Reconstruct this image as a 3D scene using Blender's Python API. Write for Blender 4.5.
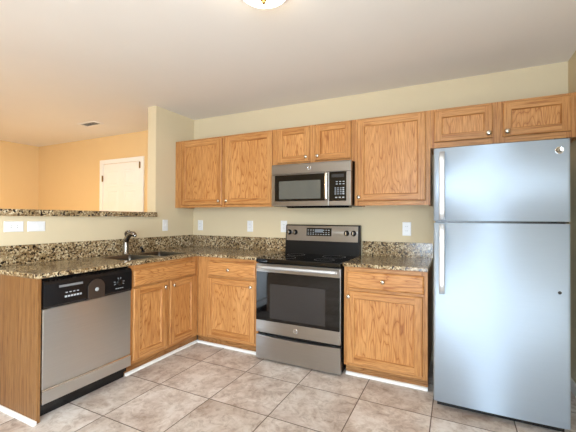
import bpy, math, random
from mathutils import Vector, Matrix

random.seed(7)
sc = bpy.context.scene
for o in list(bpy.data.objects):
    bpy.data.objects.remove(o)
COL = sc.collection

# ------------------------------------------------------------------ camera
cam_d = bpy.data.cameras.new('camera')
cam = bpy.data.objects.new('camera', cam_d)
COL.objects.link(cam)
cam_d.sensor_width = 36.0
cam_d.lens = 341.16 / 576 * 36
cam_d.shift_x = 0.9686 / 576
cam_d.shift_y = -1.0992 / 576
cam_d.clip_start = 0.02
cam.matrix_world = (Matrix.Translation((2.8527, -3.2212, 1.2336)) @ Matrix.Rotation(0.4574, 4, 'Z')
                    @ Matrix.Rotation(math.pi / 2 + 0.0093, 4, 'X') @ Matrix.Rotation(0.0052, 4, 'Z'))
sc.camera = cam

# ------------------------------------------------------------------ world, daylight, exposure
W = bpy.data.worlds.new('world')
sc.world = W
W.use_nodes = True
bg = W.node_tree.nodes['Background']
bg.inputs['Color'].default_value = (0.75, 0.86, 1.0, 1)
bg.inputs['Strength'].default_value = 0.6


def area(name, loc, rot, sx, sy, power, color):
    d = bpy.data.lights.new(name, 'AREA')
    d.shape = 'RECTANGLE'
    d.size, d.size_y, d.energy, d.color = sx, sy, power, color
    o = bpy.data.objects.new(name, d)
    o.location, o.rotation_euler = loc, rot
    COL.objects.link(o)
    return o


XW = 3.615         # right wall
RY = -5.60          # rear wall, behind the camera
# fill daylight through an unseen patio door and window added behind the camera
area('patio_fill', (2.75, RY - 0.25, 1.15), (math.radians(90), 0, 0), 1.6, 2.15, 190, (0.70, 0.85, 1.0))
area('window_fill', (XW + 0.25, -4.35, 1.45), (math.radians(90), 0, math.radians(90)), 1.7, 1.4, 185, (0.82, 0.91, 1.0))
LAMP_KITCHEN = 22.0
LAMP_LIVING = 105.0

vs = sc.view_settings
vs.view_transform = 'Standard'
vs.look = 'None'
vs.gamma = 1.0
vs.use_curve_mapping = False
vs.exposure = 0.30


# ------------------------------------------------------------------ materials
def srgb(r, g, b):
    def f(c):
        c /= 255.0
        return c / 12.92 if c <= 0.04045 else ((c + 0.055) / 1.055) ** 2.4
    return (f(r), f(g), f(b), 1)


def new_mat(name):
    m = bpy.data.materials.new(name)
    m.use_nodes = True
    nt = m.node_tree
    return m, nt, nt.nodes['Principled BSDF']


def node(nt, t, **kw):
    n = nt.nodes.new(t)
    for k, v in kw.items():
        if k in n.inputs:
            n.inputs[k].default_value = v
        else:
            setattr(n, k, v)
    return n


def ramp(nt, stops, fac):
    r = nt.nodes.new('ShaderNodeValToRGB')
    e = r.color_ramp.elements
    while len(e) < len(stops):
        e.new(0.5)
    for i, (p, c) in enumerate(stops):
        e[i].position = p
        e[i].color = c
    nt.links.new(fac, r.inputs['Fac'])
    return r.outputs['Color']


def mixc(nt, a, b, fac, mode='MIX'):
    n = nt.nodes.new('ShaderNodeMix')
    n.data_type = 'RGBA'
    n.blend_type = mode
    for sock, v in (('A', a), ('B', b)):
        s = [i for i in n.inputs if i.name == sock and i.type == 'RGBA'][0]
        if isinstance(v, tuple):
            s.default_value = v
        else:
            nt.links.new(v, s)
    if isinstance(fac, float):
        n.inputs[0].default_value = fac
    else:
        nt.links.new(fac, n.inputs[0])
    return [o for o in n.outputs if o.type == 'RGBA'][0]


def bump(nt, h, bs, strength, dist):
    b = node(nt, 'ShaderNodeBump')
    b.inputs['Strength'].default_value = strength
    b.inputs['Distance'].default_value = dist
    nt.links.new(h, b.inputs['Height'])
    nt.links.new(b.outputs['Normal'], bs.inputs['Normal'])


def paint(name, col, rough=0.75, orange=0.0):
    m, nt, bs = new_mat(name)
    tc = node(nt, 'ShaderNodeTexCoord')
    nz = node(nt, 'ShaderNodeTexNoise', Scale=2.2, Detail=3.0)
    nt.links.new(tc.outputs['Object'], nz.inputs['Vector'])
    c2 = tuple(c * 0.95 for c in col[:3]) + (1,)
    nt.links.new(mixc(nt, col, c2, nz.outputs['Fac']), bs.inputs['Base Color'])
    bs.inputs['Roughness'].default_value = rough
    if orange:
        n2 = node(nt, 'ShaderNodeTexNoise', Scale=140.0, Detail=2.0)
        nt.links.new(tc.outputs['Object'], n2.inputs['Vector'])
        bump(nt, n2.outputs['Fac'], bs, orange, 0.002)
    return m


def plain(name, col, rough=0.4, metal=0.0, spec=0.5):
    m, nt, bs = new_mat(name)
    tc = node(nt, 'ShaderNodeTexCoord')
    nz = node(nt, 'ShaderNodeTexNoise', Scale=60.0, Detail=2.0)
    nt.links.new(tc.outputs['Object'], nz.inputs['Vector'])
    c2 = tuple(c * 0.92 for c in col[:3]) + (1,)
    nt.links.new(mixc(nt, col, c2, nz.outputs['Fac']), bs.inputs['Base Color'])
    bs.inputs['Roughness'].default_value = rough
    bs.inputs['Metallic'].default_value = metal
    bs.inputs['Specular IOR Level'].default_value = spec
    return m


def oak(name, axis, tint=1.0, rings=26.0, along=0.95, across=6.5):
    """clear-coated oak; axis 'z' = upright grain, 'x' = level grain, 'y' = grain along the depth"""
    m, nt, bs = new_mat(name)
    tc = node(nt, 'ShaderNodeTexCoord')
    oi = node(nt, 'ShaderNodeObjectInfo')
    off = node(nt, 'ShaderNodeVectorMath', operation='SCALE')
    off.inputs[0].default_value = (17.3, 9.1, 23.7)
    nt.links.new(oi.outputs['Random'], off.inputs['Scale'])
    add = node(nt, 'ShaderNodeVectorMath', operation='ADD')
    nt.links.new(tc.outputs['Object'], add.inputs[0])
    nt.links.new(off.outputs[0], add.inputs[1])

    def mapped(along, across):
        mp = node(nt, 'ShaderNodeMapping')
        s = {'z': (across, across, along), 'x': (along, across, across), 'y': (across, along, across)}[axis]
        mp.inputs['Scale'].default_value = s
        nt.links.new(add.outputs[0], mp.inputs['Vector'])
        return mp.outputs['Vector']
    # contour lines of a stretched noise make the cathedral figure
    n1 = node(nt, 'ShaderNodeTexNoise', Scale=1.0, Detail=2.2, Roughness=0.45)
    nt.links.new(mapped(along, across), n1.inputs['Vector'])
    mul = node(nt, 'ShaderNodeMath', operation='MULTIPLY')
    mul.inputs[1].default_value = rings
    nt.links.new(n1.outputs['Fac'], mul.inputs[0])
    fr = node(nt, 'ShaderNodeMath', operation='FRACT')
    nt.links.new(mul.outputs[0], fr.inputs[0])
    # fine pores
    n2 = node(nt, 'ShaderNodeTexNoise', Scale=1.0, Detail=3.0, Roughness=0.6)
    nt.links.new(mapped(9.0, 210.0), n2.inputs['Vector'])
    # broad tone
    n3 = node(nt, 'ShaderNodeTexNoise', Scale=1.0, Detail=1.0)
    nt.links.new(mapped(0.6, 3.0), n3.inputs['Vector'])
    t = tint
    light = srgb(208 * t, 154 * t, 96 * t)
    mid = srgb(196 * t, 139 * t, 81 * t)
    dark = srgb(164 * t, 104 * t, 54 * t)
    grain = ramp(nt, [(0.0, mid), (0.3, light), (0.68, light), (0.86, mid), (0.95, dark), (1.0, mid)], fr.outputs[0])
    pores = ramp(nt, [(0.36, srgb(170, 130, 92)), (0.56, (1, 1, 1, 1))], n2.outputs['Fac'])
    tone = ramp(nt, [(0.3, srgb(238, 228, 214)), (0.7, (1, 1, 1, 1))], n3.outputs['Fac'])
    c = mixc(nt, grain, pores, 0.55, 'MULTIPLY')
    c = mixc(nt, c, tone, 1.0, 'MULTIPLY')
    nt.links.new(c, bs.inputs['Base Color'])
    bs.inputs['Roughness'].default_value = 0.38
    bs.inputs['Specular IOR Level'].default_value = 0.35
    bump(nt, n2.outputs['Fac'], bs, 0.12, 0.001)
    return m


def granite(name):
    m, nt, bs = new_mat(name)
    tc = node(nt, 'ShaderNodeTexCoord')
    nz = node(nt, 'ShaderNodeTexNoise', Scale=38.0, Detail=2.0)
    nt.links.new(tc.outputs['Object'], nz.inputs['Vector'])
    warp = node(nt, 'ShaderNodeVectorMath', operation='SCALE')
    warp.inputs['Scale'].default_value = 0.022
    nt.links.new(nz.outputs['Color'], warp.inputs[0])
    add = node(nt, 'ShaderNodeVectorMath', operation='ADD')
    nt.links.new(tc.outputs['Object'], add.inputs[0])
    nt.links.new(warp.outputs[0], add.inputs[1])
    v = node(nt, 'ShaderNodeTexVoronoi', Scale=88.0)
    nt.links.new(add.outputs[0], v.inputs['Vector'])
    sep = node(nt, 'ShaderNodeSeparateColor')
    nt.links.new(v.outputs['Color'], sep.inputs['Color'])
    base = ramp(nt, [(0.0, srgb(40, 32, 26)), (0.18, srgb(72, 56, 42)), (0.22, srgb(132, 108, 78)), (0.45, srgb(164, 140, 104)),
                     (0.70, srgb(196, 176, 138)), (0.88, srgb(226, 212, 180)), (1.0, srgb(150, 116, 78))], sep.outputs[0])
    n2 = node(nt, 'ShaderNodeTexNoise', Scale=110.0, Detail=4.0, Roughness=0.7)
    nt.links.new(tc.outputs['Object'], n2.inputs['Vector'])
    sp = ramp(nt, [(0.36, srgb(70, 56, 42)), (0.50, (1, 1, 1, 1))], n2.outputs['Fac'])
    c = mixc(nt, base, sp, 0.8, 'MULTIPLY')
    n3 = node(nt, 'ShaderNodeTexNoise', Scale=7.0, Detail=2.0)
    nt.links.new(tc.outputs['Object'], n3.inputs['Vector'])
    tone = ramp(nt, [(0.35, srgb(205, 196, 182)), (0.65, (1, 1, 1, 1))], n3.outputs['Fac'])
    c = mixc(nt, c, tone, 1.0, 'MULTIPLY')
    nt.links.new(c, bs.inputs['Base Color'])
    bs.inputs['Roughness'].default_value = 0.16
    return m


TILE = 0.4565


def tile_floor(name):
    m, nt, bs = new_mat(name)
    tc = node(nt, 'ShaderNodeTexCoord')
    mp = node(nt, 'ShaderNodeMapping')
    mp.inputs['Location'].default_value = (-(0.895 - 10 * TILE), -(-0.9 - 20 * TILE), 0)
    nt.links.new(tc.outputs['Object'], mp.inputs['Vector'])
    br = node(nt, 'ShaderNodeTexBrick', offset=0.0, squash=1.0)
    br.inputs['Scale'].default_value = 1.0
    br.inputs['Mortar Size'].default_value = 0.0036
    br.inputs['Mortar Smooth'].default_value = 0.2
    br.inputs['Brick Width'].default_value = TILE
    br.inputs['Row Height'].default_value = TILE
    br.inputs['Color1'].default_value = (0, 0, 0, 1)
    br.inputs['Color2'].default_value = (1, 1, 1, 1)
    nt.links.new(mp.outputs[0], br.inputs['Vector'])
    sep = node(nt, 'ShaderNodeSeparateColor')
    nt.links.new(br.outputs['Color'], sep.inputs['Color'])
    w = node(nt, 'ShaderNodeMath', operation='MULTIPLY')
    w.inputs[1].default_value = 37.0
    nt.links.new(sep.outputs[0], w.inputs[0])

    def noise4(scale, detail, rough, dist=0.0):
        n = nt.nodes.new('ShaderNodeTexNoise')
        n.noise_dimensions = '4D'
        n.inputs['Scale'].default_value = scale
        n.inputs['Detail'].default_value = detail
        n.inputs['Roughness'].default_value = rough
        n.inputs['Distortion'].default_value = dist
        nt.links.new(tc.outputs['Object'], n.inputs['Vector'])
        nt.links.new(w.outputs[0], n.inputs['W'])
        return n.outputs['Fac']
    a = noise4(4.2, 6.0, 0.62, 0.9)
    b = noise4(15.0, 7.0, 0.74, 1.2)
    stone = ramp(nt, [(0.28, srgb(176, 158, 146)), (0.42, srgb(208, 194, 184)), (0.54, srgb(228, 219, 212)), (0.70, srgb(238, 233, 228))], a)
    cloud = ramp(nt, [(0.34, srgb(182, 168, 156)), (0.50, srgb(244, 241, 237)), (0.58, (1, 1, 1, 1))], b)
    c = mixc(nt, stone, cloud, 0.75, 'MULTIPLY')
    tone = ramp(nt, [(0.0, srgb(232, 228, 224)), (1.0, (1, 1, 1, 1))], sep.outputs[0])
    c = mixc(nt, c, tone, 1.0, 'MULTIPLY')
    c = mixc(nt, c, srgb(92, 74, 60), br.outputs['Fac'])
    nt.links.new(c, bs.inputs['Base Color'])
    bs.inputs['Roughness'].default_value = 0.42
    inv = node(nt, 'ShaderNodeMath', operation='SUBTRACT')
    inv.inputs[0].default_value = 1.0
    nt.links.new(br.outputs['Fac'], inv.inputs[1])
    s = node(nt, 'ShaderNodeMath', operation='MULTIPLY_ADD')
    s.inputs[1].default_value = 0.15
    nt.links.new(b, s.inputs[0])
    nt.links.new(inv.outputs[0], s.inputs[2])
    bump(nt, s.outputs[0], bs, 0.35, 0.003)
    return m


def steel(name, col, rough, axis='x', streak=0.06, aniso=0.0, metal=1.0):
    """brushed stainless; the brush lines run along axis"""
    m, nt, bs = new_mat(name)
    tc = node(nt, 'ShaderNodeTexCoord')
    mp = node(nt, 'ShaderNodeMapping')
    mp.inputs['Scale'].default_value = {'x': (3, 260, 260), 'y': (260, 3, 260), 'z': (260, 260, 3)}[axis]
    nt.links.new(tc.outputs['Object'], mp.inputs['Vector'])
    nz = node(nt, 'ShaderNodeTexNoise', Scale=1.0, Detail=3.0)
    nt.links.new(mp.outputs[0], nz.inputs['Vector'])
    c2 = tuple(c * (1 - 2 * streak) for c in col[:3]) + (1,)
    nt.links.new(mixc(nt, col, c2, nz.outputs['Fac']), bs.inputs['Base Color'])
    bs.inputs['Metallic'].default_value = metal
    bs.inputs['Roughness'].default_value = rough
    if aniso:
        tg = node(nt, 'ShaderNodeTangent', direction_type='RADIAL', axis='Z')
        nt.links.new(tg.outputs[0], bs.inputs['Tangent'])
        bs.inputs['Anisotropic'].default_value = aniso
        bs.inputs['Anisotropic Rotation'].default_value = 0.25
    # gentle sheet waviness
    n2 = node(nt, 'ShaderNodeTexNoise', Scale=2.4, Detail=1.0)
    nt.links.new(tc.outputs['Object'], n2.inputs['Vector'])
    bump(nt, n2.outputs['Fac'], bs, 0.06, 0.03)
    return m


def glow(name, col, strength):
    m, nt, bs = new_mat(name)
    bs.inputs['Base Color'].default_value = (0.9, 0.88, 0.84, 1)
    bs.inputs['Emission Color'].default_value = col
    bs.inputs['Emission Strength'].default_value = strength
    bs.inputs['Roughness'].default_value = 0.3
    return m


M = {}
M['wall'] = paint('wall_paint', srgb(214, 198, 165), 0.8, 0.05)
M['wall_warm'] = paint('living_room_paint', srgb(229, 197, 146), 0.8, 0.05)
M['ceiling'] = paint('ceiling_paint', srgb(240, 236, 230), 0.9, 0.05)
M['white'] = paint('white_trim_paint', srgb(244, 242, 238), 0.4)
M['floor'] = tile_floor('stone_tile')
M['panel'] = oak('oak_panel', 'z')
M['board'] = oak('oak_board', 'x')
M['oak'] = oak('oak_upright', 'z', 0.97, 9.0, 0.25, 14.0)
M['oakh'] = oak('oak_level', 'x', 0.97, 9.0, 0.25, 14.0)
M['oakd'] = oak('oak_depth', 'y')
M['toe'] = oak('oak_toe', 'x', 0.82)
M['veneer_shaded'] = oak('oak_veneer_shaded', 'z', 0.71, 9.0, 0.3, 16.0)  # end panel sheet with finer grain; tint lowered to paint in its shade
M['granite'] = granite('granite')
M['steel'] = steel('brushed_steel', srgb(224, 227, 228), 0.32, 'x', 0.06, 0.8)
M['steel_dark'] = steel('brushed_steel_range', srgb(176, 174, 172), 0.34, 'x', 0.06, 0.8)
M['fridge'] = steel('fridge_steel', srgb(192, 208, 224), 0.62, 'x', 0.03, 0.85, 0.5)
M['steel_edge'] = plain('polished_edge', srgb(222, 220, 214), 0.2, 1.0)
M['silver'] = plain('satin_silver', srgb(214, 218, 222), 0.42, 0.75)
M['chrome'] = plain('chrome', srgb(225, 225, 225), 0.12, 1.0)
M['nickel'] = plain('satin_nickel', srgb(214, 206, 192), 0.24, 1.0)
M['sink'] = plain('sink_steel', srgb(104, 102, 98), 0.3, 1.0)
M['faucet'] = plain('brushed_faucet_metal', srgb(150, 144, 136), 0.22, 1.0)
M['black'] = plain('black_plastic', srgb(16, 16, 18), 0.22)
M['backguard'] = plain('backguard_enamel', srgb(10, 10, 11), 0.4, 0.0, 0.25)
M['gloss'] = plain('black_glass', srgb(8, 8, 9), 0.05)
M['glass_grey'] = plain('oven_window_glass', srgb(46, 44, 44), 0.08)
M['mw_window'] = plain('microwave_screen', srgb(92, 92, 86), 0.22)
M['latch'] = plain('bronze_plastic', srgb(58, 46, 38), 0.35)
M['grey'] = plain('grey_plastic', srgb(120, 120, 120), 0.4)
M['mark'] = plain('pale_print', srgb(168, 172, 174), 0.5)
M['button'] = plain('button_grey', srgb(120, 126, 132), 0.5)
M['plate'] = plain('outlet_white', srgb(232, 232, 232), 0.35)
M['slot'] = plain('dark_slot', srgb(40, 36, 32), 0.6)
M['brass'] = plain('aged_brass', srgb(150, 118, 66), 0.35, 1.0)
M['fridge_side'] = plain('fridge_side_grey', srgb(140, 143, 148), 0.45)
M['lamp_k'] = glow('lamp_glass_kitchen', (1.0, 0.86, 0.66, 1), LAMP_KITCHEN)
M['lamp_l'] = glow('lamp_glass_living', (1.0, 0.73, 0.38, 1), LAMP_LIVING)
m, nt, bs = new_mat('window_glass')
bs.inputs['Base Color'].default_value = (0.9, 0.95, 1, 1)
bs.inputs['Alpha'].default_value = 0.08
bs.inputs['Roughness'].default_value = 0.02
M['pane'] = m


# ------------------------------------------------------------------ mesh helpers
class MB:
    def __init__(s):
        s.v, s.f, s.m, s.s = [], [], [], []

    def face(s, idx, mat=0, smooth=False):
        s.f.append(tuple(idx)); s.m.append(mat); s.s.append(smooth)

    def vert(s, p):
        s.v.append(tuple(p)); return len(s.v) - 1

    def box(s, x0, x1, y0, y1, z0, z1, mat=0):
        b = len(s.v)
        for z in (z0, z1):
            for x, y in ((x0, y0), (x1, y0), (x1, y1), (x0, y1)):
                s.v.append((x, y, z))
        for q in ((0, 3, 2, 1), (4, 5, 6, 7), (0, 1, 5, 4), (1, 2, 6, 5), (2, 3, 7, 6), (3, 0, 4, 7)):
            s.face([b + i for i in q], mat)
        return s

    def rings(s, rings, mat=0, cap0=True, cap1=True, smooth=True):
        n = len(rings[0])
        ids = [[s.vert(p) for p in r] for r in rings]
        for a, b in zip(ids[:-1], ids[1:]):
            for i in range(n):
                j = (i + 1) % n
                s.face((a[i], a[j], b[j], b[i]), mat, smooth)
        if cap0:
            s.face(list(reversed(ids[0])), mat)
        if cap1:
            s.face(ids[-1], mat)
        return s

    def lathe(s, base, axis, prof, n=24, mat=0, cap0=True, cap1=True):
        """prof = [(radius, distance along axis)]"""
        ax = Vector(axis).normalized()
        u = ax.orthogonal().normalized()
        w = ax.cross(u)
        B = Vector(base)
        R = []
        for r, d in prof:
            r = max(r, 1e-5)
            R.append([B + ax * d + (u * math.cos(2 * math.pi * i / n) + w * math.sin(2 * math.pi * i / n)) * r for i in range(n)])
        return s.rings(R, mat, cap0, cap1)

    def tube(s, pts, r, n=12, mat=0):
        P = [Vector(p) for p in pts]
        rr = r if isinstance(r, (list, tuple)) else [r] * len(P)
        R = []
        up = None
        for i, p in enumerate(P):
            t = (P[min(i + 1, len(P) - 1)] - P[max(i - 1, 0)]).normalized()
            if up is None:
                up = t.orthogonal().normalized()
            up = (up - t * up.dot(t)).normalized()
            w = t.cross(up)
            R.append([p + (up * math.cos(2 * math.pi * k / n) + w * math.sin(2 * math.pi * k / n)) * rr[i] for k in range(n)])
        return s.rings(R, mat)

    def prism(s, poly, axis, a0, a1, mat=0, smooth=False):
        """extrude a polygon; axis z: poly=(x,y); x: poly=(y,z); y: poly=(x,z)"""
        def P(p, a):
            return {'z': (p[0], p[1], a), 'x': (a, p[0], p[1]), 'y': (p[0], a, p[1])}[axis]
        return s.rings([[P(p, a0) for p in poly], [P(p, a1) for p in poly]], mat, smooth=smooth)

    def plate(s, xs, ys, z0, z1, filled, mat=0):
        """grid slab with cells left out: filled(i, j)"""
        c = {}

        def g(i, j, k):
            if (i, j, k) not in c:
                c[(i, j, k)] = s.vert((xs[i], ys[j], (z0, z1)[k]))
            return c[(i, j, k)]
        nx, ny = len(xs) - 1, len(ys) - 1
        F = lambda i, j: 0 <= i < nx and 0 <= j < ny and filled(i, j)
        for i in range(nx):
            for j in range(ny):
                if not F(i, j):
                    continue
                s.face((g(i, j, 1), g(i + 1, j, 1), g(i + 1, j + 1, 1), g(i, j + 1, 1)), mat)
                s.face((g(i, j, 0), g(i, j + 1, 0), g(i + 1, j + 1, 0), g(i + 1, j, 0)), mat)
                for (di, dj, a, b) in ((-1, 0, (i, j + 1), (i, j)), (1, 0, (i + 1, j), (i + 1, j + 1)),
                                       (0, -1, (i, j), (i + 1, j)), (0, 1, (i + 1, j + 1), (i, j + 1))):
                    if not F(i + di, j + dj):
                        s.face((g(*a, 0), g(*b, 0), g(*b, 1), g(*a, 1)), mat)
        return s

    def build(s, name, mats, parent=None, bevel=0.0, seg=2):
        me = bpy.data.meshes.new(name)
        me.from_pydata([tuple(v) for v in s.v], [], s.f)
        for mm in (mats if isinstance(mats, (list, tuple)) else [mats]):
            me.materials.append(M[mm])
        for p, a, b in zip(me.polygons, s.m, s.s):
            p.material_index = a
            p.use_smooth = b
        me.validate()
        me.update()
        o = bpy.data.objects.new(name, me)
        COL.objects.link(o)
        if parent is not None:
            o.parent = parent
        if bevel:
            b = o.modifiers.new('bevel', 'BEVEL')
            b.width, b.segments, b.limit_method, b.angle_limit = bevel, seg, 'ANGLE', math.radians(50)
        return o


def box(name, mats, b, parent=None, bevel=0.0):
    return MB().box(*b).build(name, mats, parent, bevel)


def tag(o, label, cat, group=None):
    o['label'] = label
    o['category'] = cat
    if group:
        o['group'] = group
    return o


def thing(name, label, cat, loc=(0, 0, 0), rz=0.0, group=None):
    o = bpy.data.objects.new(name, None)
    o.location = loc
    o.rotation_euler = (0, 0, rz)
    o.empty_display_size = 0.1
    COL.objects.link(o)
    return tag(o, label, cat, group)


def struct(o):
    o['kind'] = 'structure'
    return o


# ------------------------------------------------------------------ room shell
CZ = 2.423          # ceiling height
LX = -3.50          # far wall of the living room
YF = 0.11           # living room wall with the white door
YP = -0.59          # end of the full-height part of the left wall
struct(box('floor', 'floor', (LX - 0.12, XW + 0.12, RY - 0.12, YF + 0.12, -0.1, 0.0)))
struct(box('ceiling', 'ceiling', (LX - 0.12, XW + 0.12, RY - 0.12, YF + 0.12, CZ, CZ + 0.1)))
struct(box('wall_back', 'wall', (-0.12, XW + 0.12, 0.0, YF + 0.12, 0, CZ)))
rt = MB().plate([RY, -5.20, -3.50, 0.0], [0, 0.75, 2.15, CZ], XW, XW + 0.12, lambda i, j: not (i == 1 and j == 1))
rt.v = [(z, x, y) for x, y, z in rt.v]
struct(rt.build('wall_right', 'wall'))
# left wall: tall stub by the corner, then the low wall under the bar ledge
lw = MB().prism([(0.0, 0), (0.0, CZ), (YP, CZ), (YP, 1.238), (-2.16, 1.238), (-2.16, 0)], 'x', -0.12, 0.0)
struct(lw.build('wall_left', 'wall'))
struct(box('wall_far', 'wall_warm', (LX, -0.12, YF, YF + 0.12, 0, CZ)))
struct(box('wall_far_left', 'wall_warm', (LX - 0.12, LX, RY, YF, 0, CZ)))
# rear wall with an opening for the added patio door and a window opening
rw = MB().plate([LX - 0.12, 1.95, 3.55, XW + 0.12], [0, 0.03, 2.15, CZ], RY - 0.12, RY,
                lambda i, j: not (i == 1 and j == 1))
rw.v = [(x, z, y) for x, y, z in rw.v]
rw.f = [tuple(reversed(f)) for f in rw.f]
struct(rw.build('wall_rear', 'wall'))


def glazing(name, loc, rz, w, z0, z1, cols, rows):
    """frame and pane in an opening w wide, centred on loc, facing local +Y"""
    fr = MB()
    y0, y1 = -0.09, -0.03
    t = 0.05
    x0, x1 = -w / 2, w / 2
    for a in (x0, x1 - t):
        fr.box(a, a + t, y0, y1, z0, z1)
    for a in (z0, z1 - t):
        fr.box(x0 + t, x1 - t, y0, y1, a, a + t)
    for i in range(1, cols):
        c = x0 + (x1 - x0) * i / cols
        fr.box(c - t * .6, c + t * .6, y0, y1, z0 + t, z1 - t)
    for j in range(1, rows):
        c = z0 + (z1 - z0) * j / rows
        fr.box(x0 + t, x1 - t, y0 + .01, y1 - .01, c - t * .3, c + t * .3)
    o = struct(fr.build(name, 'white'))
    o.location = loc
    o.rotation_euler = (0, 0, rz)
    box('window_pane', 'pane', (x0 + t * .5, x1 - t * .5, -0.065, -0.06, z0 + t * .5, z1 - t * .5), o)


glazing('added_window_1', (2.75, RY, 0), 0, 1.6, 0.03, 2.15, 2, 1)  # unseen patio door, added to let daylight fill the room
glazing('added_window_2', (XW, -4.35, 0), math.pi / 2, 1.7, 0.75, 2.15, 2, 2)  # unseen window, added to light the left run and dishwasher

# baseboards
struct(box('baseboard_right', 'white', (XW - 0.014, XW, RY, -0.002, 0, 0.085), None, 0.004))
struct(box('baseboard_far', 'white', (LX, -1.895, YF - 0.014, YF, 0, 0.085), None, 0.004))
struct(box('baseboard_far_left', 'white', (LX, LX + 0.014, RY, YF - 0.015, 0, 0.085), None, 0.004))
struct(box('baseboard_back', 'white', (3.44, XW - 0.015, -0.014, 0.0, 0, 0.085), None, 0.004))

# white interior door in the living room
dx0, dx1, dz = -1.815, -1.04, 2.012
dr = MB()
for a, b in ((dx0 - 0.07, dx0), (dx1, dx1 + 0.066)):
    dr.box(a, b, YF - 0.02, YF, 0, dz + 0.062)
dr.box(dx0, dx1, YF - 0.02, YF, dz, dz + 0.062)
door = struct(dr.build('door_1', 'white', None, 0.004))
dl = MB()
dl.box(dx0 + 0.004, dx1 - 0.004, YF - 0.010, YF - 0.001, 0.01, dz - 0.004)
wd = dx1 - dx0
for zz0, zz1 in ((0.22, 0.84), (1.02, 1.60), (1.70, 1.89)):
    for k in range(2):
        a = dx0 + 0.11 + k * (wd / 2 - 0.035)
        b = a + wd / 2 - 0.185
        # raised panel: sunk moulding ring and field
        R = [[(a - i, y, zz0 - i), (b + i, y, zz0 - i), (b + i, y, zz1 + i), (a - i, y, zz1 + i)]
             for i, y in ((0.018, YF - 0.0101), (0.010, YF - 0.0145), (0.0, YF - 0.0105), (-0.012, YF - 0.0105), (-0.03, YF - 0.0140))]
        dl.rings(R, 0, False, True, False)
dl.build('door_leaf', 'white', door)
for x, z in ((dx0 - 0.002, 1.80), (dx0 - 0.002, 0.25), (dx1 + 0.0, 1.955)):
    h = MB()
    h.lathe((x, YF - 0.026, z - 0.045), (0, 0, 1), [(0.007, 0), (0.007, 0.09)], 10)
    h.box(x - 0.014, x + 0.014, YF - 0.0225, YF - 0.0195, z - 0.043, z + 0.043)
    h.build('door_hinge', 'brass', door)

# quarter-round trim at the feet of the cabinets
def quarter(name, a, b, nrm):
    """trim from a to b along the floor, bulging towards nrm"""
    A, B, N = Vector(a), Vector(b), Vector(nrm)
    prof = [(0, 0)] + [(0.019 * math.cos(t), 0.021 * math.sin(t)) for t in [math.pi / 2 * i / 5 for i in range(6)]]
    mb = MB()
    mb.rings([[p + N * u + Vector((0, 0, z + 0.0005)) for u, z in prof] for p in (A, B)], smooth=False)
    return struct(mb.build(name, 'white'))


XT, YT = 0.5515, -0.5595      # toe kick planes
quarter('trim_1', (XT, -1.388, 0), (XT, YT - 0.0195, 0), (1, 0, 0))
quarter('trim_2', (XT, YT, 0), (1.287, YT, 0), (0, -1, 0))
quarter('trim_3', (2.076, YT, 0), (2.679, YT, 0), (0, -1, 0))
quarter('trim_4', (0.004, -2.0515, 0), (0.632, -2.0515, 0), (0, -1, 0))


# ------------------------------------------------------------------ cabinets (local: front faces -Y, x to the right)
def knob(parent, x, y, z, r=0.0168):
    k = MB()
    k.lathe((x, y, z), (0, -1, 0), [(0.008, 0), (0.0055, 0.006), (0.0055, 0.011), (r * .9, 0.015), (r, 0.019), (r * .85, 0.0245), (r * .4, 0.0275), (0.0, 0.028)], 18)
    return k.build('knob', 'nickel', parent)


def panel_door(name, parent, x0, x1, z0, z1, yf, frame=0.056):
    """framed door: upright stiles, level rails, recessed panel; yf = plane it sits on"""
    T = 0.0215
    y = lambda d: yf - d
    mb = MB()

    def ring(i, d):
        return [mb.vert((x0 + i, y(d), z0 + i)), mb.vert((x1 - i, y(d), z0 + i)), mb.vert((x1 - i, y(d), z1 - i)), mb.vert((x0 + i, y(d), z1 - i))]
    r0, r1, r2 = ring(0, 0.0030), ring(0, T - 0.005), ring(0.006, T)
    r3, r4, r5 = ring(frame, T), ring(frame + 0.0025, T - 0.007), ring(frame + 0.007, T - 0.0125)
    for a, b in ((r0, r1), (r1, r2), (r3, r4), (r4, r5)):
        for i in range(4):
            j = (i + 1) % 4
            mb.face((a[i], a[j], b[j], b[i]), 1 if i in (0, 2) else 0)
    mb.face(r0[::-1], 0)
    mb.face(r5, 2)
    # front: stiles full height, rails between
    c = {}
    for k, xx in enumerate((x0 + frame, x1 - frame)):
        c[k, 0] = mb.vert((xx, y(T), z0 + 0.006))
        c[k, 1] = mb.vert((xx, y(T), z1 - 0.006))
    mb.face((r2[0], c[0, 0], r3[0], r3[3], c[0, 1], r2[3]), 0)
    mb.face((c[1, 0], r2[1], r2[2], c[1, 1], r3[2], r3[1]), 0)
    mb.face((c[0, 0], c[1, 0], r3[1], r3[0]), 1)
    mb.face((r3[3], r3[2], c[1, 1], c[0, 1]), 1)
    return mb.build(name, ['oak', 'oakh', 'panel'], parent)


def slab_front(name, parent, x0, x1, z0, z1, yf):
    """drawer front: flat board with a rounded-over edge"""
    T = 0.0215
    mb = MB()
    R = []
    for i, d in ((0, 0.0030), (0, T - 0.008), (0.004, T - 0.003), (0.011, T)):
        R.append([(x0 + i, yf - d, z0 + i), (x1 - i, yf - d, z0 + i), (x1 - i, yf - d, z1 - i), (x0 + i, yf - d, z1 - i)])
    mb.rings(R, 0, smooth=False)
    return mb.build(name, 'board', parent)


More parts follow.
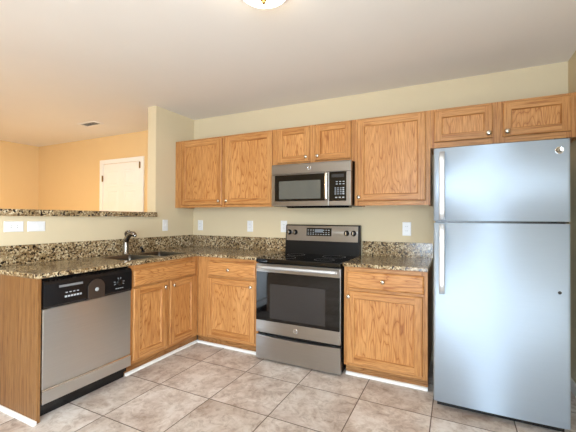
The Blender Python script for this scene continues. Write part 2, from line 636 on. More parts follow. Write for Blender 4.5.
def face_frame(parent, x0, x1, z0, z1, yf, stiles, rails):
    """stiles = [(xa, xb)], rails = [(za, zb)] in full; a grid of boards 19 mm thick whose front plane is yf"""
    mb = MB()
    for a, b in stiles:
        mb.box(a, b, yf, yf + 0.019, z0, z1, 0)
    st = sorted(stiles)
    for a, b in rails:
        for (p, q), (r, s_) in zip(st[:-1], st[1:]):
            mb.box(q + 0.0004, r - 0.0004, yf + 0.0006, yf + 0.019, a, b, 1)
    return mb.build('face_frame', ['oak', 'oakh'], parent)


def carcass(parent, x0, x1, y0, y1, z0, z1, shelf=True):
    """open-fronted box of boards"""
    t = 0.016
    mb = MB()
    mb.box(x0, x0 + t, y0, y1, z0, z1)
    mb.box(x1 - t, x1, y0, y1, z0, z1)
    mb.box(x0 + t, x1 - t, y0, y1, z0 + 0.012, z0 + 0.012 + t)
    mb.box(x0 + t, x1 - t, y0, y1, z1 - t, z1)
    mb.box(x0 + t, x1 - t, y1 - 0.006, y1, z0 + 0.03, z1 - t)
    if shelf:
        c = (z0 + z1) / 2
        mb.box(x0 + t, x1 - t, y0 + 0.03, y1 - 0.006, c, c + t)
    return mb.build('carcass', 'oak', parent)


YB = -0.614         # face-frame front of base cabinets on the back wall
XB = 0.604          # face-frame front of base cabinets on the left run
BT, BB = 0.8600, 0.092

# sink base on the left run: local x = world y + 1.39, local y = -(world x)
t = thing('sink_base_cabinet', 'oak sink base cabinet with two doors and a false drawer front, beside the dishwasher', 'cabinet', (0, -1.39, 0), math.pi / 2)
L = lambda wy: wy + 1.39
wd = 1.39 - 0.6165
carcass(t, 0.0005, wd - 0.10, -XB + 0.0195, -0.003, BB, 0.655, False)
face_frame(t, 0, wd, BB, BT, -XB, [(0, 0.046), (L(-1.035), L(-0.980)), (L(-0.690), wd)], [(BB, 0.140), (0.662, 0.705), (0.800, BT)])
slab_front('false_front', t, L(-1.366), L(-0.668), 0.693, 0.818, -XB)
d = panel_door('door', t, L(-1.366), L(-1.028), 0.122, 0.680, -XB)
knob(d, L(-1.058), -XB - 0.0213, 0.640)
d = panel_door('door', t, L(-0.988), L(-0.666), 0.122, 0.680, -XB)
knob(d, L(-0.960), -XB - 0.0213, 0.640)
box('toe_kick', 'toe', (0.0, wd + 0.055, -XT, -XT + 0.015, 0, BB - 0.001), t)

# corner base on the back wall
t = thing('base_cabinet', 'narrow oak base cabinet in the corner left of the stove, one drawer over one door', 'cabinet', (0, 0, 0))
carcass(t, 0.60, 1.288, YB + 0.0195, -0.003, BB, BT)
face_frame(t, 0.6045, 1.289, BB, BT, YB, [(0.6045, 0.755), (1.247, 1.289)], [(BB, 0.138), (0.660, 0.705), (0.800, BT)])
d = slab_front('drawer', t, 0.737, 1.266, 0.690, 0.818, YB)
knob(d, 0.985, YB - 0.0213, 0.752)
d = panel_door('door', t, 0.737, 1.260, 0.120, 0.670, YB)
knob(d, 1.228, YB - 0.0213, 0.618)
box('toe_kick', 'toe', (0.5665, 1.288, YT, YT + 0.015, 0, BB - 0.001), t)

# base right of the stove
t = thing('base_cabinet', 'oak base cabinet between the stove and the refrigerator, with drawer and door', 'cabinet', (0, 0, 0))
carcass(t, 2.074, 2.679, YB + 0.0195, -0.003, BB, BT)
face_frame(t, 2.0735, 2.680, BB, BT, YB, [(2.0735, 2.116), (2.638, 2.680)], [(BB, 0.138), (0.660, 0.712), (0.806, BT)])
d = slab_front('drawer', t, 2.100, 2.657, 0.697, 0.825, YB)
knob(d, 2.374, YB - 0.0213, 0.763)
d = panel_door('door', t, 2.100, 2.650, 0.116, 0.676, YB)
knob(d, 2.116, YB - 0.0213, 0.632)
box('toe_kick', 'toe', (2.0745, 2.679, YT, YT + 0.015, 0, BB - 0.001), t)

# end panel of the left run
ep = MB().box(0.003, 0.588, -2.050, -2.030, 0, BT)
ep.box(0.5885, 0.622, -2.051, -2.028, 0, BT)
tag(ep.build('end_panel', 'veneer_shaded', None, 0.001), 'plain oak end panel closing the counter run left of the dishwasher', 'cabinet panel')

# upper cabinets
YU = -0.307
UT, UB = 2.092, 1.344
t = thing('wall_cabinet', 'wide oak wall cabinet with two tall doors in the left corner', 'cabinet', (0, 0, 0))
carcass(t, 0.004, 1.288, YU + 0.0195, -0.003, UB, UT)
face_frame(t, 0.003, 1.2895, UB, UT, YU, [(0.003, 0.118), (0.645, 0.720), (1.242, 1.2895)], [(UB, 1.392), (2.050, UT)])
d = panel_door('door', t, 0.100, 0.660, 1.370, 2.073, YU)
knob(d, 0.632, YU - 0.0213, 1.408)
d = panel_door('door', t, 0.705, 1.262, 1.370, 2.073, YU)
knob(d, 0.733, YU - 0.0213, 1.408)

OB = 1.733
t = thing('wall_cabinet', 'short oak wall cabinet with two small doors above the microwave', 'cabinet', (0, 0, 0))
carcass(t, 1.2905, 2.072, YU + 0.0195, -0.003, OB, UT, False)
face_frame(t, 1.290, 2.0725, OB, UT, YU, [(1.290, 1.340), (1.636, 1.724), (2.022, 2.0725)], [(OB, 1.780), (2.050, UT)])
d = panel_door('door', t, 1.321, 1.653, 1.758, 2.078, YU, 0.052)
knob(d, 1.622, YU - 0.0213, 1.797)
d = panel_door('door', t, 1.707, 2.042, 1.758, 2.078, YU, 0.052)
knob(d, 1.736, YU - 0.0213, 1.797)

t = thing('wall_cabinet', 'tall oak wall cabinet with a single door, between microwave and refrigerator', 'cabinet', (0, 0, 0))
carcass(t, 2.0735, 2.677, YU + 0.0195, -0.003, UB, UT)
face_frame(t, 2.073, 2.6775, UB, UT, YU, [(2.073, 2.115), (2.626, 2.6775)], [(UB, 1.396), (2.050, UT)])
d = panel_door('door', t, 2.097, 2.644, 1.380, 2.080, YU)
knob(d, 2.116, YU - 0.0213, 1.415)

FB = 1.790
t = thing('wall_cabinet', 'low wide oak wall cabinet with two doors above the refrigerator', 'cabinet', (0, 0, 0))
carcass(t, 2.679, 3.611, YU + 0.0195, -0.003, FB, UT, False)
face_frame(t, 2.6785, 3.612, FB, UT, YU, [(2.6785, 2.730), (3.080, 3.182), (3.530, 3.612)], [(FB, 1.850), (2.048, UT)])
d = panel_door('door', t, 2.707, 3.100, 1.831, 2.074, YU, 0.052)
for dd, xx in ((d, 3.074),):
    knob(dd, xx, YU - 0.0213, 1.864, 0.0190)
d = panel_door('door', t, 3.163, 3.556, 1.831, 2.074, YU, 0.052)
knob(d, 3.190, YU - 0.0213, 1.864, 0.0190)

# ------------------------------------------------------------------ granite tops
C0, C1 = 0.861, 0.889
XC, YC = 0.620, -0.648        # front edges
SX0, SX1, SY0, SY1 = 0.135, 0.520, -1.335, -0.580   # sink cut-out
SM0, SM1 = -1.010, -0.980     # bridge between bowls
xs = [0.001, SX0, SX1, XC, 1.2900]
ys = [-2.056, SY0, SM0, SM1, -0.660, -0.648, -0.001]
ct = MB().plate(xs, ys, C0, C1, lambda i, j: (not (i == 1 and j in (1, 3))) and (i < 3 or j == 5))
top = ct.build('countertop', 'granite', None, 0.003)
tag(top, 'L-shaped speckled granite countertop running from dishwasher through the corner to the stove', 'countertop')
bsp = MB().box(0.001, 0.021, -2.056, -0.0215, C1 + 0.0003, 1.027)
bsp.box(0.001, 1.2900, -0.021, -0.001, C1 + 0.0003, 1.024)
bsp.build('backsplash', 'granite', top, 0.0015)
top = MB().box(2.0685, 2.684, YC, -0.001, C0, C1).build('countertop', 'granite', None, 0.003)
tag(top, 'short speckled granite countertop between the stove and the refrigerator', 'countertop')
MB().box(2.0685, 2.684, -0.021, -0.001, C1 + 0.0003, 1.021).build('backsplash', 'granite', top, 0.0015)
led = MB().box(-0.30, 0.035, -2.20, YP - 0.002, 1.2395, 1.288).build('bar_ledge', 'granite', None, 0.004)
tag(led, 'raised speckled granite bar ledge on top of the low left wall', 'countertop')

# sink: two stainless bowls under the cut-outs
sk = thing('sink', 'double-bowl stainless steel sink set into the granite counter', 'sink', (0.3275, -0.99, C0))
for a, b in ((SY0, SM0), (SM1, ys[4])):
    mb = MB()
    x0, x1, y0, y1 = SX0 - 0.3275, SX1 - 0.3275, a + 0.99, b + 0.99

    def rr(i, z, r):
        P = []
        for cx_, cy_, a0 in ((x1 - i - r, y1 - i - r, 0), (x0 + i + r, y1 - i - r, 90), (x0 + i + r, y0 + i + r, 180), (x1 - i - r, y0 + i + r, 270)):
            for k in range(5):
                an = math.radians(a0 + 22.5 * k)
                P.append((cx_ + r * math.cos(an), cy_ + r * math.sin(an), z))
        return P
    mb.rings([rr(0.0012, 0.0265, 0.012), rr(0.0030, 0.0255, 0.012), rr(0.006, -0.02, 0.03), rr(0.012, -0.16, 0.04), rr(0.04, -0.185, 0.05)], 0, False, True)
    bw = mb.build('bowl', 'sink', sk)
    dm = MB()
    dm.lathe(((x0 + x1) / 2, (y0 + y1) / 2, -0.1845), (0, 0, 1), [(0.042, 0), (0.042, 0.003), (0.034, 0.004), (0.030, 0.001), (0.0, 0.001)], 20)
    dm.build('drain', 'chrome', bw)

# faucet
fc = thing('faucet', 'brushed metal single-lever kitchen faucet behind the sink', 'faucet', (0.092, -1.020, C1))
mb = MB()
mb.lathe((0, 0, 0.0005), (0, 0, 1), [(0.033, 0), (0.033, 0.006), (0.028, 0.012), (0.025, 0.02), (0.023, 0.10), (0.024, 0.125)], 22)
mb.build('base', 'faucet', fc)
mb = MB()
mb.tube([(0, 0, 0.110), (0.004, 0.001, 0.135), (0.016, 0.005, 0.162), (0.034, 0.010, 0.182), (0.056, 0.014, 0.192), (0.078, 0.018, 0.190), (0.092, 0.020, 0.176)],
        [0.0235, 0.0245, 0.0255, 0.0255, 0.024, 0.022, 0.020], 16)
mb.build('spout', 'faucet', fc)
mb = MB()
mb.lathe((0.092, 0.020, 0.176), (0.80, 0.18, -0.60), [(0.0160, 0.001), (0.0165, 0.010), (0.013, 0.013), (0.0, 0.0132)], 16)
mb.build('nozzle', 'chrome', fc)
mb = MB()
mb.tube([(0.006, 0.0, 0.168), (0.008, -0.012, 0.192), (0.016, -0.014, 0.208), (0.036, -0.008, 0.216), (0.054, -0.004, 0.218)], [0.014, 0.012, 0.009, 0.008, 0.007], 12)
mb.build('lever', 'faucet', fc)

# small black side sprayer right of the faucet
sp = thing('side_sprayer', 'small black side sprayer on the counter right of the faucet', 'sprayer', (0.100, -0.835, C1))
mb = MB()
mb.lathe((0, 0, 0.0005), (0, 0, 1), [(0.022, 0), (0.022, 0.005), (0.014, 0.012), (0.012, 0.022)], 16)
mb.build('holder', 'black', sp)
mb = MB()
mb.tube([(0, 0.002, 0.020), (0.006, -0.012, 0.034), (0.016, -0.030, 0.046), (0.026, -0.046, 0.052)], [0.010, 0.012, 0.013, 0.011], 12)
mb.build('spray_head', 'black', sp)

# ------------------------------------------------------------------ emblem shared by the appliances: ring with a looped script inside
def emblem(parent, x, y, z, r, name='emblem', disc='chrome', line='slot'):
    mb = MB()
    mb.lathe((x, y, z), (0, -1, 0), [(r, 0.0002), (r, 0.0018), (r * .93, 0.0026), (r * .84, 0.0016), (0.0, 0.0016)], 28, 0)
    yy = y - 0.0019

    def loop(cx_, s_, ph):
        P = []
        for k in range(15):
            a = ph + k / 14 * math.pi * 1.75
            q = 0.30 * r * (1 - 0.25 * k / 14)
            P.append((x + cx_ * r + s_ * q * math.cos(a), yy, z + q * 1.25 * math.sin(a)))
        return P
    mb.tube(loop(-0.30, 1, 0.6), r * 0.055, 6, 1)
    mb.tube(loop(0.28, 1, 0.9), r * 0.055, 6, 1)
    mb.tube([(x - 0.62 * r, yy, z - 0.42 * r), (x - 0.1 * r, yy, z - 0.34 * r), (x + 0.55 * r, yy, z - 0.5 * r)], r * 0.045, 6, 1)
    R = 0.70 * r
    mb.tube([(x + R * math.cos(a), yy, z + R * math.sin(a)) for a in [2 * math.pi * k / 28 for k in range(29)]], r * 0.04, 6, 1)
    return mb.build(name, [disc, line], parent)


# ------------------------------------------------------------------ range
rx0, rx1 = 1.2915, 2.0600
t = thing('range', 'freestanding stainless steel electric range with black glass cooktop', 'stove', ((rx0 + rx1) / 2, -0.33, 0))
rx0, rx1 = rx0 - t.location.x, rx1 - t.location.x
o_ = lambda x: x - t.location.x
oy = lambda y: y + 0.33
mb = MB().box(rx0 + 0.002, rx1 - 0.002, oy(-0.615), oy(-0.03), 0.02, 0.846)
for sx_ in (rx0 + 0.05, rx1 - 0.05):
    for sy_ in (-0.57, -0.08):
        mb.lathe((sx_, oy(sy_), 0.0), (0, 0, 1), [(0.018, 0), (0.018, 0.012), (0.008, 0.014), (0.008, 0.022)], 12)
mb.build('body', 'black', t)
mb = MB().box(rx0, rx1, oy(-0.662), oy(-0.105), 0.848, 0.883)
ck = mb.build('cooktop', 'gloss', t, 0.005)
for bx, by, br_ in ((-0.19, -0.50, 0.105), (0.19, -0.50, 0.085), (-0.19, -0.24, 0.085), (0.19, -0.24, 0.105)):
    q = MB()
    P = [[(bx + r_ * math.cos(2 * math.pi * k / 40), oy(by) + r_ * math.sin(2 * math.pi * k / 40), z_) for k in range(40)]
         for r_, z_ in ((br_, 0.8831), (br_, 0.8834), (br_ - 0.004, 0.8834), (br_ - 0.004, 0.8831))]
    q.rings(P, 0, False, False)
    q.build('burner_ring', 'grey', ck)
# backguard: black body with a slanted stainless face
mb = MB().prism([(oy(-0.015), 0.846), (oy(-0.015), 1.160), (oy(-0.022), 1.168), (oy(-0.058), 1.168), (oy(-0.068), 1.160), (oy(-0.083), 1.005), (oy(-0.092), 0.885), (oy(-0.103), 0.846)],
                'x', rx0, rx1)
bgd = mb.build('backguard', 'backguard', t, 0.004)
fy = lambda z: oy(-0.068 - 0.015 * (1.160 - z) / 0.155) - 0.0005
fx0, fx1 = o_(1.3055), o_(2.043)
mb = MB()
mb.rings([[(fx0, fy(1.010) + d_, 1.010), (fx1, fy(1.010) + d_, 1.010), (fx1, fy(1.158) + d_, 1.158), (fx0, fy(1.158) + d_, 1.158)] for d_ in (0.0, -0.003)], 0, smooth=False)
fp = mb.build('control_face', 'steel_dark', bgd)
dx_0, dx_1 = o_(1.525), o_(1.785)
ds = MB().rings([[(dx_0, fy(1.060) + d_, 1.060), (dx_1, fy(1.060) + d_, 1.060), (dx_1, fy(1.137) + d_, 1.137), (dx_0, fy(1.137) + d_, 1.137)] for d_ in (-0.0032, -0.0055)], 0, smooth=False).build('display', 'gloss', bgd)
def dmark(xa, xb, za, zb, m_=0):
    MB().rings([[(xa, fy(za) + d_, za), (xb, fy(za) + d_, za), (xb, fy(zb) + d_, zb), (xa, fy(zb) + d_, zb)] for d_ in (-0.0056, -0.0064)], 0, smooth=False).build('clock' if m_ else 'touch_key', ['button' if m_ else 'mark'], bgd)
for k in range(9):
    if k in (3, 4, 5):
        continue
    xx = dx_0 + 0.012 + k * 0.0268
    dmark(xx, xx + 0.013, 1.112, 1.121)
for k in range(9):
    xx = dx_0 + 0.012 + k * 0.0268
    dmark(xx, xx + 0.014, 1.072, 1.080)
    if k not in (3, 4, 5):
        dmark(xx, xx + 0.012, 1.092, 1.098)
dmark(o_(1.612), o_(1.698), 1.094, 1.126, 1)
for kx in (1.322, 1.388, 1.922, 1.990):
    kz = 1.092
    mb = MB()
    yk = fy(kz) - 0.0032
    kx_ = o_(kx) + 0.012
    mb.lathe((kx_, yk, kz), (0, -1, -0.06), [(0.027, 0), (0.027, 0.004), (0.022, 0.006), (0.020, 0.022), (0.018, 0.026), (0.0, 0.026)], 24, 0)
    mb.box(kx_ - 0.0035, kx_ + 0.0035, yk - 0.031, yk - 0.022, kz - 0.017, kz + 0.017, 1)
    mb.build('knob', ['black', 'steel_edge'], bgd)
# oven door
dy0, dy1 = oy(-0.655), oy(-0.617)
od = MB().box(rx0 + 0.002, rx1 - 0.004, dy0, dy1, 0.245, 0.838).build('oven_door', 'steel_dark', t, 0.003)
box('door_glass', 'gloss', (rx0 + 0.004, rx1 - 0.008, dy0 - 0.004, dy0 - 0.0003, 0.350, 0.768), od, 0.0015)
box('oven_window', 'glass_grey', (o_(1.432), o_(1.932), dy0 - 0.0056, dy0 - 0.0043, 0.376, 0.670), od, 0.0005)
mb = MB()
for x in (o_(1.345), o_(2.010)):
    mb.tube([(x, dy0 + 0.001, 0.806), (x, dy0 - 0.03, 0.810)], [0.011, 0.010], 12)
mb.rings([[(xx, dy0 - 0.036 + 0.012 * math.cos(a) - bow, 0.812 + 0.014 * math.sin(a)) for a in [2 * math.pi * k / 14 for k in range(14)]]
          for xx, bow in [(o_(1.318) + (o_(2.037) - o_(1.318)) * k / 12, 0.006 * math.sin(math.pi * k / 12)) for k in range(13)]], 0)
mb.build('handle', 'silver', od)
emblem(od, o_(1.672), dy0 - 0.0002, 0.297, 0.021)
# storage drawer with a bowed top edge
N = 16
pf = [(rx0 + 0.002, 0.018), (rx1 - 0.004, 0.018)]
pf += [(rx1 - 0.004 + (rx0 + 0.002 - rx1 + 0.004) * k / N, 0.222 - 0.010 * math.sin(math.pi * k / N)) for k in range(N + 1)]
MB().prism(pf, 'y', dy0, dy1).build('drawer', 'steel_dark', t, 0.002)

# ------------------------------------------------------------------ microwave
mx0, mx1, my, mz0, mz1 = 1.3055, 2.0645, -0.41, 1.332, 1.728
t = thing('microwave', 'stainless steel over-the-range microwave mounted beneath the short wall cabinet', 'microwave', ((mx0 + mx1) / 2, -0.2, mz0))
o_ = lambda x: x - t.location.x
oy = lambda y: y + 0.2
oz = lambda z: z - mz0
mb = MB().box(o_(mx0) + 0.004, o_(mx1) - 0.002, oy(-0.372), oy(-0.004), 0.010, oz(1.7305))
mb.build('body', 'black', t, 0.002)
mb = MB().prism([(oy(-0.374), oz(1.636)), (oy(-0.374), oz(1.7305)), (oy(-0.400), oz(1.7305)), (oy(my), oz(1.718)), (oy(my), oz(1.638))], 'x', o_(mx0), o_(mx1))
vb = mb.build('top_band', 'steel_dark', t, 0.002)
emblem(t, o_(1.687), oy(my) - 0.0002, oz(1.680), 0.018)
# door
mdx1 = 1.869
md = MB().box(o_(mx0), o_(mdx1), oy(my), oy(-0.374), 0.012, oz(1.634)).build('door', 'steel_dark', t, 0.003)
box('door_glass', 'gloss', (o_(1.341), o_(1.842), oy(my) - 0.0035, oy(my) - 0.0003, oz(1.388), oz(1.628)), md, 0.001)
box('door_window', 'mw_window', (o_(1.386), o_(1.796), oy(my) - 0.0046, oy(my) - 0.0036, oz(1.408), oz(1.572)), md, 0.0003)
mb = MB()
for z in (1.408, 1.612):
    mb.tube([(o_(1.856), oy(my) + 0.001, oz(z)), (o_(1.856), oy(my) - 0.028, oz(z))], 0.008, 10)
mb.rings([[(o_(1.856) + 0.013 * math.cos(a), oy(my) - 0.030 - bw_ + 0.008 * math.sin(a), zz) for a in [2 * math.pi * k / 14 for k in range(14)]]
          for zz, bw_ in [(oz(1.388) + (1.634 - 1.388) * k / 12, 0.006 * math.sin(math.pi * k / 12)) for k in range(13)]], 0)
mb.build('handle', 'steel_edge', md)
# control side
cp = MB().box(o_(mdx1) + 0.002, o_(mx1), oy(my), oy(-0.374), 0.012, oz(1.634)).build('control_panel', 'steel_dark', t, 0.003)
box('panel_glass', 'gloss', (o_(1.876), o_(2.028), oy(my) - 0.003, oy(my) - 0.0003, oz(1.383), oz(1.634)), cp, 0.001)
mb = MB()
yb_ = oy(my)
def key(x, z, w_, h_, m_=0):
    box('clock' if m_ == 2 else 'key', ['mark', 'button', 'slot'][m_], (o_(x) - w_ / 2, o_(x) + w_ / 2, yb_ - 0.0038, yb_ - 0.0031, oz(z) - h_ / 2, oz(z) + h_ / 2), cp)
for zz in (1.548, 1.528):
    for k in range(3):
        key(1.944 + k * 0.030, zz, 0.017, 0.007, 0)
for j in range(4):
    for k in range(4):
        key(1.932 + k * 0.0235, 1.494 - j * 0.017, 0.015, 0.010, 1 if k < 3 else 0)
for k in range(3):
    key(1.940 + k * 0.031, 1.413, 0.017, 0.010, 0)
key(1.952, 1.600, 0.11, 0.026, 2)
# underside: filters, lamp lens
mb = MB()
for a in (1.42, 1.73):
    mb.box(o_(a), o_(a) + 0.22, oy(-0.33), oy(-0.12), 0.004, 0.0095)
mb.build('grease_filter', 'grey', t)
mb = MB().prism([(oy(my) + 0.004, 0.0115), (oy(-0.374), 0.0115), (oy(-0.30), 0.0095), (oy(-0.30), -0.006), (oy(-0.372), -0.006)], 'x', o_(mx0) + 0.15, o_(mx1) - 0.02)
mb.build('bottom_vent', 'black', t)

# ------------------------------------------------------------------ refrigerator
fx0, fx1, fyf = 2.7275, 3.438, -0.798
t = thing('refrigerator', 'tall stainless steel top-freezer refrigerator at the right wall', 'refrigerator', ((fx0 + fx1) / 2, -0.42, 0))
ox = lambda x: x - t.location.x
oy = lambda y: y + 0.42
mb = MB().box(ox(fx0) + 0.006, ox(fx1) - 0.004, oy(-0.722), oy(-0.055), 0.03, 1.682)
for sx_ in (ox(fx0) + 0.06, ox(fx1) - 0.06):
    for sy_ in (-0.68, -0.12):
        mb.lathe((sx_, oy(sy_), 0.0), (0, 0, 1), [(0.022, 0), (0.022, 0.02), (0.010, 0.022), (0.010, 0.032)], 12)
mb.build('body', 'fridge_side', t, 0.004)
mb = MB().box(ox(fx0) + 0.02, ox(fx1) - 0.02, oy(-0.748), oy(-0.724), 0.012, 0.052)
for k in range(5):
    mb.box(ox(fx0) + 0.05, ox(fx1) - 0.05, oy(-0.751), oy(-0.748), 0.016 + k * 0.007, 0.019 + k * 0.007)
mb.build('toe_grille', 'black', t)


def fridge_door(name, z0, z1):
    r = 0.016
    x0, x1 = ox(fx0), ox(fx1)
    yb, yfr = oy(-0.727), oy(fyf)
    P = [(x1, yb), (x1, yfr + r)]
    P += [(x1 - r + r * math.cos(a), yfr + r - r * math.sin(a)) for a in [math.pi / 2 * k / 6 for k in range(1, 7)]]
    n = 14
    for k in range(1, n):
        s_ = k / n
        P.append((x1 - r + (x0 - x1 + 2 * r) * s_, yfr - 0.007 * math.sin(math.pi * s_)))
    P += [(x0 + r - r * math.sin(a), yfr + r - r * math.cos(a)) for a in [math.pi / 2 * k / 6 for k in range(0, 6)]]
    P += [(x0, yfr + r), (x0, yb)]
    mb = MB()
    ids = []
    for z in (z0, z1):
        ids.append([mb.vert((p[0], p[1], z)) for p in P])
    m_ = len(P)
    for i in range(m_):
        j = (i + 1) % m_
        mb.face((ids[0][j], ids[0][i], ids[1][i], ids[1][j]), 0, 1 <= i < m_ - 2)
    mb.face(ids[0], 0)
    mb.face(ids[1][::-1], 0)
    d_ = mb.build(name, 'fridge', t)
    return d_


def fridge_handle(d_, z0, z1, zfix, zfree):
    mb = MB()
    xh = ox(2.778)
    yfr = oy(fyf)
    n = 18
    R = []
    for k in range(n + 1):
        s_ = k / n
        z = z0 + (z1 - z0) * s_
        off = 0.028 * min(1, math.sin(math.pi * s_) * 3.2) + 0.010
        R.append([(xh + 0.0165 * math.copysign(abs(math.cos(a)) ** 0.6, math.cos(a)), yfr - off + 0.007 * math.copysign(abs(math.sin(a)) ** 0.6, math.sin(a)), z)
                  for a in [2 * math.pi * q / 16 for q in range(16)]])
    mb.rings(R, 0)
    for z in (z0 + 0.012, z1 - 0.012):
        mb.box(xh - 0.010, xh + 0.010, yfr - 0.012, yfr + 0.002, z - 0.010, z + 0.010)
    mb.build('handle', 'silver', d_)


fd = fridge_door('freezer_door', 1.2215, 1.692)
fridge_handle(fd, 1.226, 1.668, 0, 0)
emblem(fd, ox(3.386), oy(fyf) - 0.0018, 1.628, 0.021)
rd = fridge_door('refrigerator_door', 0.056, 1.2075)
fridge_handle(rd, 0.752, 1.203, 0, 0)
mb = MB()
mb.lathe((ox(3.386), oy(fyf) - 0.0016, 0.818), (0, -1, 0), [(0.009, 0), (0.009, 0.002), (0.005, 0.003), (0.0, 0.003)], 16)
mb.build('lock', 'slot', rd)
box('hinge', 'black', (ox(fx1) - 0.07, ox(fx1) - 0.006, oy(-0.770), oy(-0.70), 1.6925, 1.702), t)
box('hinge', 'black', (ox(fx1) - 0.06, ox(fx1) - 0.006, oy(-0.785), oy(-0.735), 1.2098, 1.2192), t)
box('hinge', 'black', (ox(fx0) + 0.012, ox(fx0) + 0.05, oy(-0.760), oy(-0.728), 1.2115, 1.2175), t)
box('gasket', 'black', (ox(fx0) + 0.012, ox(fx1) - 0.012, oy(-0.7265), oy(-0.7222), 0.07, 1.68), t)

# ------------------------------------------------------------------ dishwasher (local: front -Y, x right; world y = x - 2.022)
t = thing('dishwasher', 'stainless steel dishwasher with a black control strip under the left counter', 'dishwasher', (0, -2.024, 0), math.pi / 2)
DW = 0.628
yf = -0.626
mb = MB().box(0.004, DW - 0.004, -0.585, -0.03, 0.05, 0.852)
mb.box(0.004, DW - 0.004, -0.555, -0.53, 0.0, 0.0995)
mb.build('body', 'black', t)
mb = MB().prism([(-0.588, 0.674), (-0.588, 0.846), (-0.612, 0.846), (yf - 0.004, 0.838), (yf - 0.010, 0.820), (yf - 0.010, 0.690), (yf - 0.004, 0.674)], 'x', 0.002, DW - 0.002)
cpn = mb.build('control_panel', 'black', t, 0.002)
yp = yf - 0.0102
mb = MB()
mb.box(0.090, 0.240, yp - 0.003, yp, 0.792, 0.806)
mb.build('vent_slot', 'grey', cpn)
mb = MB()
for k in range(6):
    box('push_button', 'mark', (0.125 + k * 0.019, 0.139 + k * 0.019, yp - 0.0012, yp, 0.723, 0.735), cpn)
for k in range(4):
    box('indicator', 'mark', (0.130 + k * 0.024, 0.143 + k * 0.024, yp - 0.0012, yp, 0.751, 0.757), cpn)
# arched latch with a round emblem
P = [(0.275, 0.676), (0.395, 0.676)] + [(0.335 + 0.060 * math.cos(a), 0.752 + 0.056 * math.sin(a)) for a in [math.pi * k / 14 for k in range(15)]]
la = MB().prism(P, 'y', yp - 0.010, yp - 0.0003).build('latch', 'latch', cpn, 0.003)
mb = MB()
mb.lathe((0.335, yp - 0.0102, 0.738), (0, -1, 0), [(0.0135, 0), (0.0135, 0.002), (0.011, 0.003), (0, 0.003)], 20)
mb.build('emblem', 'mark', la)
# cycle dial markings
mb = MB()
for k in range(9):
    a = math.radians(200 - k * 32)
    c_, s_ = math.cos(a), math.sin(a)
    if k % 3 == 2:
        continue
    mb = MB()
    mb.tube([(0.515 + 0.030 * c_, yp - 0.0008, 0.755 + 0.026 * s_), (0.515 + 0.044 * c_, yp - 0.0008, 0.755 + 0.036 * s_)], 0.0024, 6)
    mb.build('dial_mark', 'mark', cpn)
for k in range(4):
    box('dial_mark', 'mark', (0.486 + k * 0.017, 0.498 + k * 0.017, yp - 0.0012, yp, 0.709, 0.714), cpn)
mb = MB()
mb.lathe((0.515, yp, 0.755), (0, -1, 0), [(0.024, 0), (0.023, 0.010), (0.018, 0.013), (0, 0.013)], 24)
mb.build('dial', 'gloss', cpn)
mb = MB().box(0.002, DW - 0.002, yf, -0.588, 0.190, 0.672)
mb.build('door', 'steel', t, 0.004)
mb = MB().prism([(-0.588, 0.102), (-0.588, 0.187), (yf + 0.004, 0.187), (yf - 0.005, 0.180), (yf - 0.005, 0.102)], 'x', 0.002, DW - 0.002)
lp = mb.build('lower_panel', 'steel', t, 0.001)
mb = MB().prism([(yf + 0.003, 0.1872), (yf + 0.003, 0.1885), (yf - 0.0062, 0.1815), (yf - 0.0062, 0.1775), (yf - 0.0052, 0.1775), (yf - 0.0052, 0.1808)], 'x', 0.002, DW - 0.002)
mb.build('lip', 'steel_edge', lp)

# ------------------------------------------------------------------ outlets and switches
def plate(label, loc, rz, horizontal, kind, cat, group=None):
    t = thing('wall_switch' if kind == 'switch' else 'wall_outlet', label, cat, loc, rz, group)
    w_, h_ = (0.122, 0.076) if horizontal else (0.074, 0.122)
    mb = MB()
    mb.rings([[(-w_ / 2 + i, -d_, -h_ / 2 + i), (w_ / 2 - i, -d_, -h_ / 2 + i), (w_ / 2 - i, -d_, h_ / 2 - i), (-w_ / 2 + i, -d_, h_ / 2 - i)]
              for i, d_ in ((0, 0.0005), (0, 0.003), (0.004, 0.006))], smooth=False)
    mb.build('cover_plate', 'plate', t)
    if kind == 'switch':
        b = MB()
        if horizontal:
            b.box(-0.012, 0.012, -0.0085, -0.006, -0.006, 0.006)
            b.box(-0.004, 0.008, -0.016, -0.008, -0.004, 0.004)
        else:
            b.box(-0.006, 0.006, -0.0085, -0.006, -0.012, 0.012)
            b.box(-0.004, 0.004, -0.016, -0.008, -0.002, 0.010)
        b.build('toggle', 'plate', t)
    else:
        b = MB()
        for s_ in (-1, 1):
            c_ = s_ * 0.0195
            for dx_, ln in ((-0.006, 0.008), (0.006, 0.0065)):
                if horizontal:
                    b.box(c_ - ln / 2, c_ + ln / 2, -0.0082, -0.0074, dx_ - 0.0012, dx_ + 0.0012, 1)
                else:
                    b.box(dx_ - 0.0012, dx_ + 0.0012, -0.0082, -0.0074, c_ - ln / 2 + 0.002, c_ + ln / 2 + 0.002, 1)
            if horizontal:
                b.box(c_ - 0.014, c_ + 0.014, -0.0076, -0.0058, -0.013, 0.013, 0)
            else:
                b.box(-0.013, 0.013, -0.0076, -0.0058, c_ - 0.014, c_ + 0.014, 0)
        b.build('receptacle', ['plate', 'slot'], t)
    return t


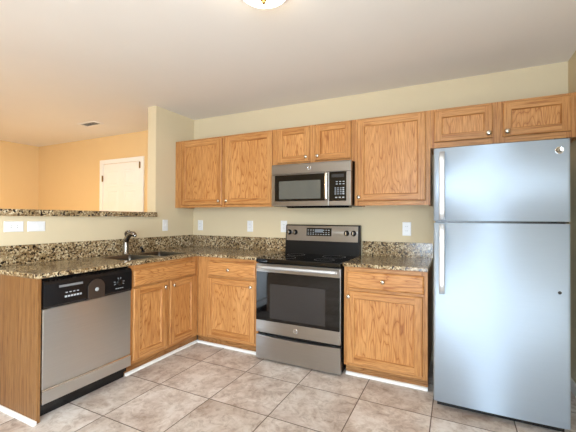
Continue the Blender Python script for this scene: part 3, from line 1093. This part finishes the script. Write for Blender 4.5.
R90 = math.pi / 2
plate('white outlet plate lying sideways beneath the bar ledge, at the far left', (0, -1.884, 1.162), R90, True, 'outlet', 'outlet')
plate('white toggle switch plate lying sideways beneath the bar ledge, beside an outlet', (0, -1.736, 1.161), R90, True, 'switch', 'switch')
plate('white upright switch plate on the left wall, between faucet and corner', (0, -0.454, 1.148), R90, False, 'switch', 'switch')
plate('white upright outlet on the back wall, closest to the left corner', (0.108, 0, 1.142), 0, False, 'outlet', 'outlet')
plate('white upright outlet midway between the left corner and the stove', (0.812, 0, 1.141), 0, False, 'outlet', 'outlet')
plate('white upright outlet half tucked behind the left end of the stove backguard', (1.232, 0, 1.145), 0, False, 'outlet', 'outlet')
plate('white upright outlet on the back wall between stove and refrigerator', (2.465, 0, 1.142), 0, False, 'outlet', 'outlet')

# ------------------------------------------------------------------ ceiling lamps and vent
def dome_lamp(label, x, y, mat, drop=0.0, R=0.130):
    t = thing('ceiling_lamp', label, 'ceiling lamp', (x, y, CZ - drop))
    if drop:
        mb = MB()
        mb.lathe((0, 0, drop - 0.0005), (0, 0, -1), [(0.07, 0), (0.07, 0.012), (0.02, 0.03), (0.010, 0.035), (0.010, drop - 0.0005)], 24)
        mb.build('stem', 'nickel', t)
    mb = MB()
    mb.lathe((0, 0, -0.0005), (0, 0, -1), [(R - 0.01, 0), (R + 0.004, 0.006), (R + 0.010, 0.018), (R + 0.010, 0.024), (R + 0.002, 0.024)], 40)
    mb.build('base_pan', 'nickel', t)
    mb = MB()
    mb.lathe((0, 0, -0.0235), (0, 0, -1), [(R * math.cos(a), 0.052 * math.sin(a)) for k, a in enumerate([math.pi / 2 * i / 12 for i in range(13)])], 48, 0, True, False)
    mb.build('glass_shade', mat, t)
    mb = MB()
    mb.lathe((0, 0, -0.0750), (0, 0, -1), [(0.017, 0), (0.017, 0.004), (0.008, 0.007), (0.012, 0.014), (0.008, 0.021), (0.0, 0.023)], 16)
    mb.build('finial', 'brass', t)


dome_lamp('white glass dome ceiling lamp over the kitchen floor', 1.975, -1.722, 'lamp_k')
dome_lamp('warm dome ceiling lamp in the room beyond the bar ledge', -1.75, -1.75, 'lamp_l', 0.26, 0.19)

t = thing('air_vent', 'small white ceiling air vent in the room beyond the bar ledge', 'vent', (-1.317, -0.437, CZ))
mb = MB().plate([-0.165, -0.135, 0.135, 0.165], [-0.075, -0.048, 0.048, 0.075], -0.008, -0.0005, lambda i, j: not (i == 1 and j == 1))
mb.build('frame', 'white', t, 0.002)
box('duct', 'slot', (-0.1345, 0.1345, -0.0475, 0.0475, -0.0015, -0.0004), t)
for k in range(5):
    mb = MB()
    y = -0.040 + k * 0.019
    mb.prism([(y, -0.0085), (y + 0.010, -0.002), (y + 0.011, -0.0028), (y + 0.001, -0.0093)], 'x', -0.134, 0.134)
    mb.build('louver', 'white', t)
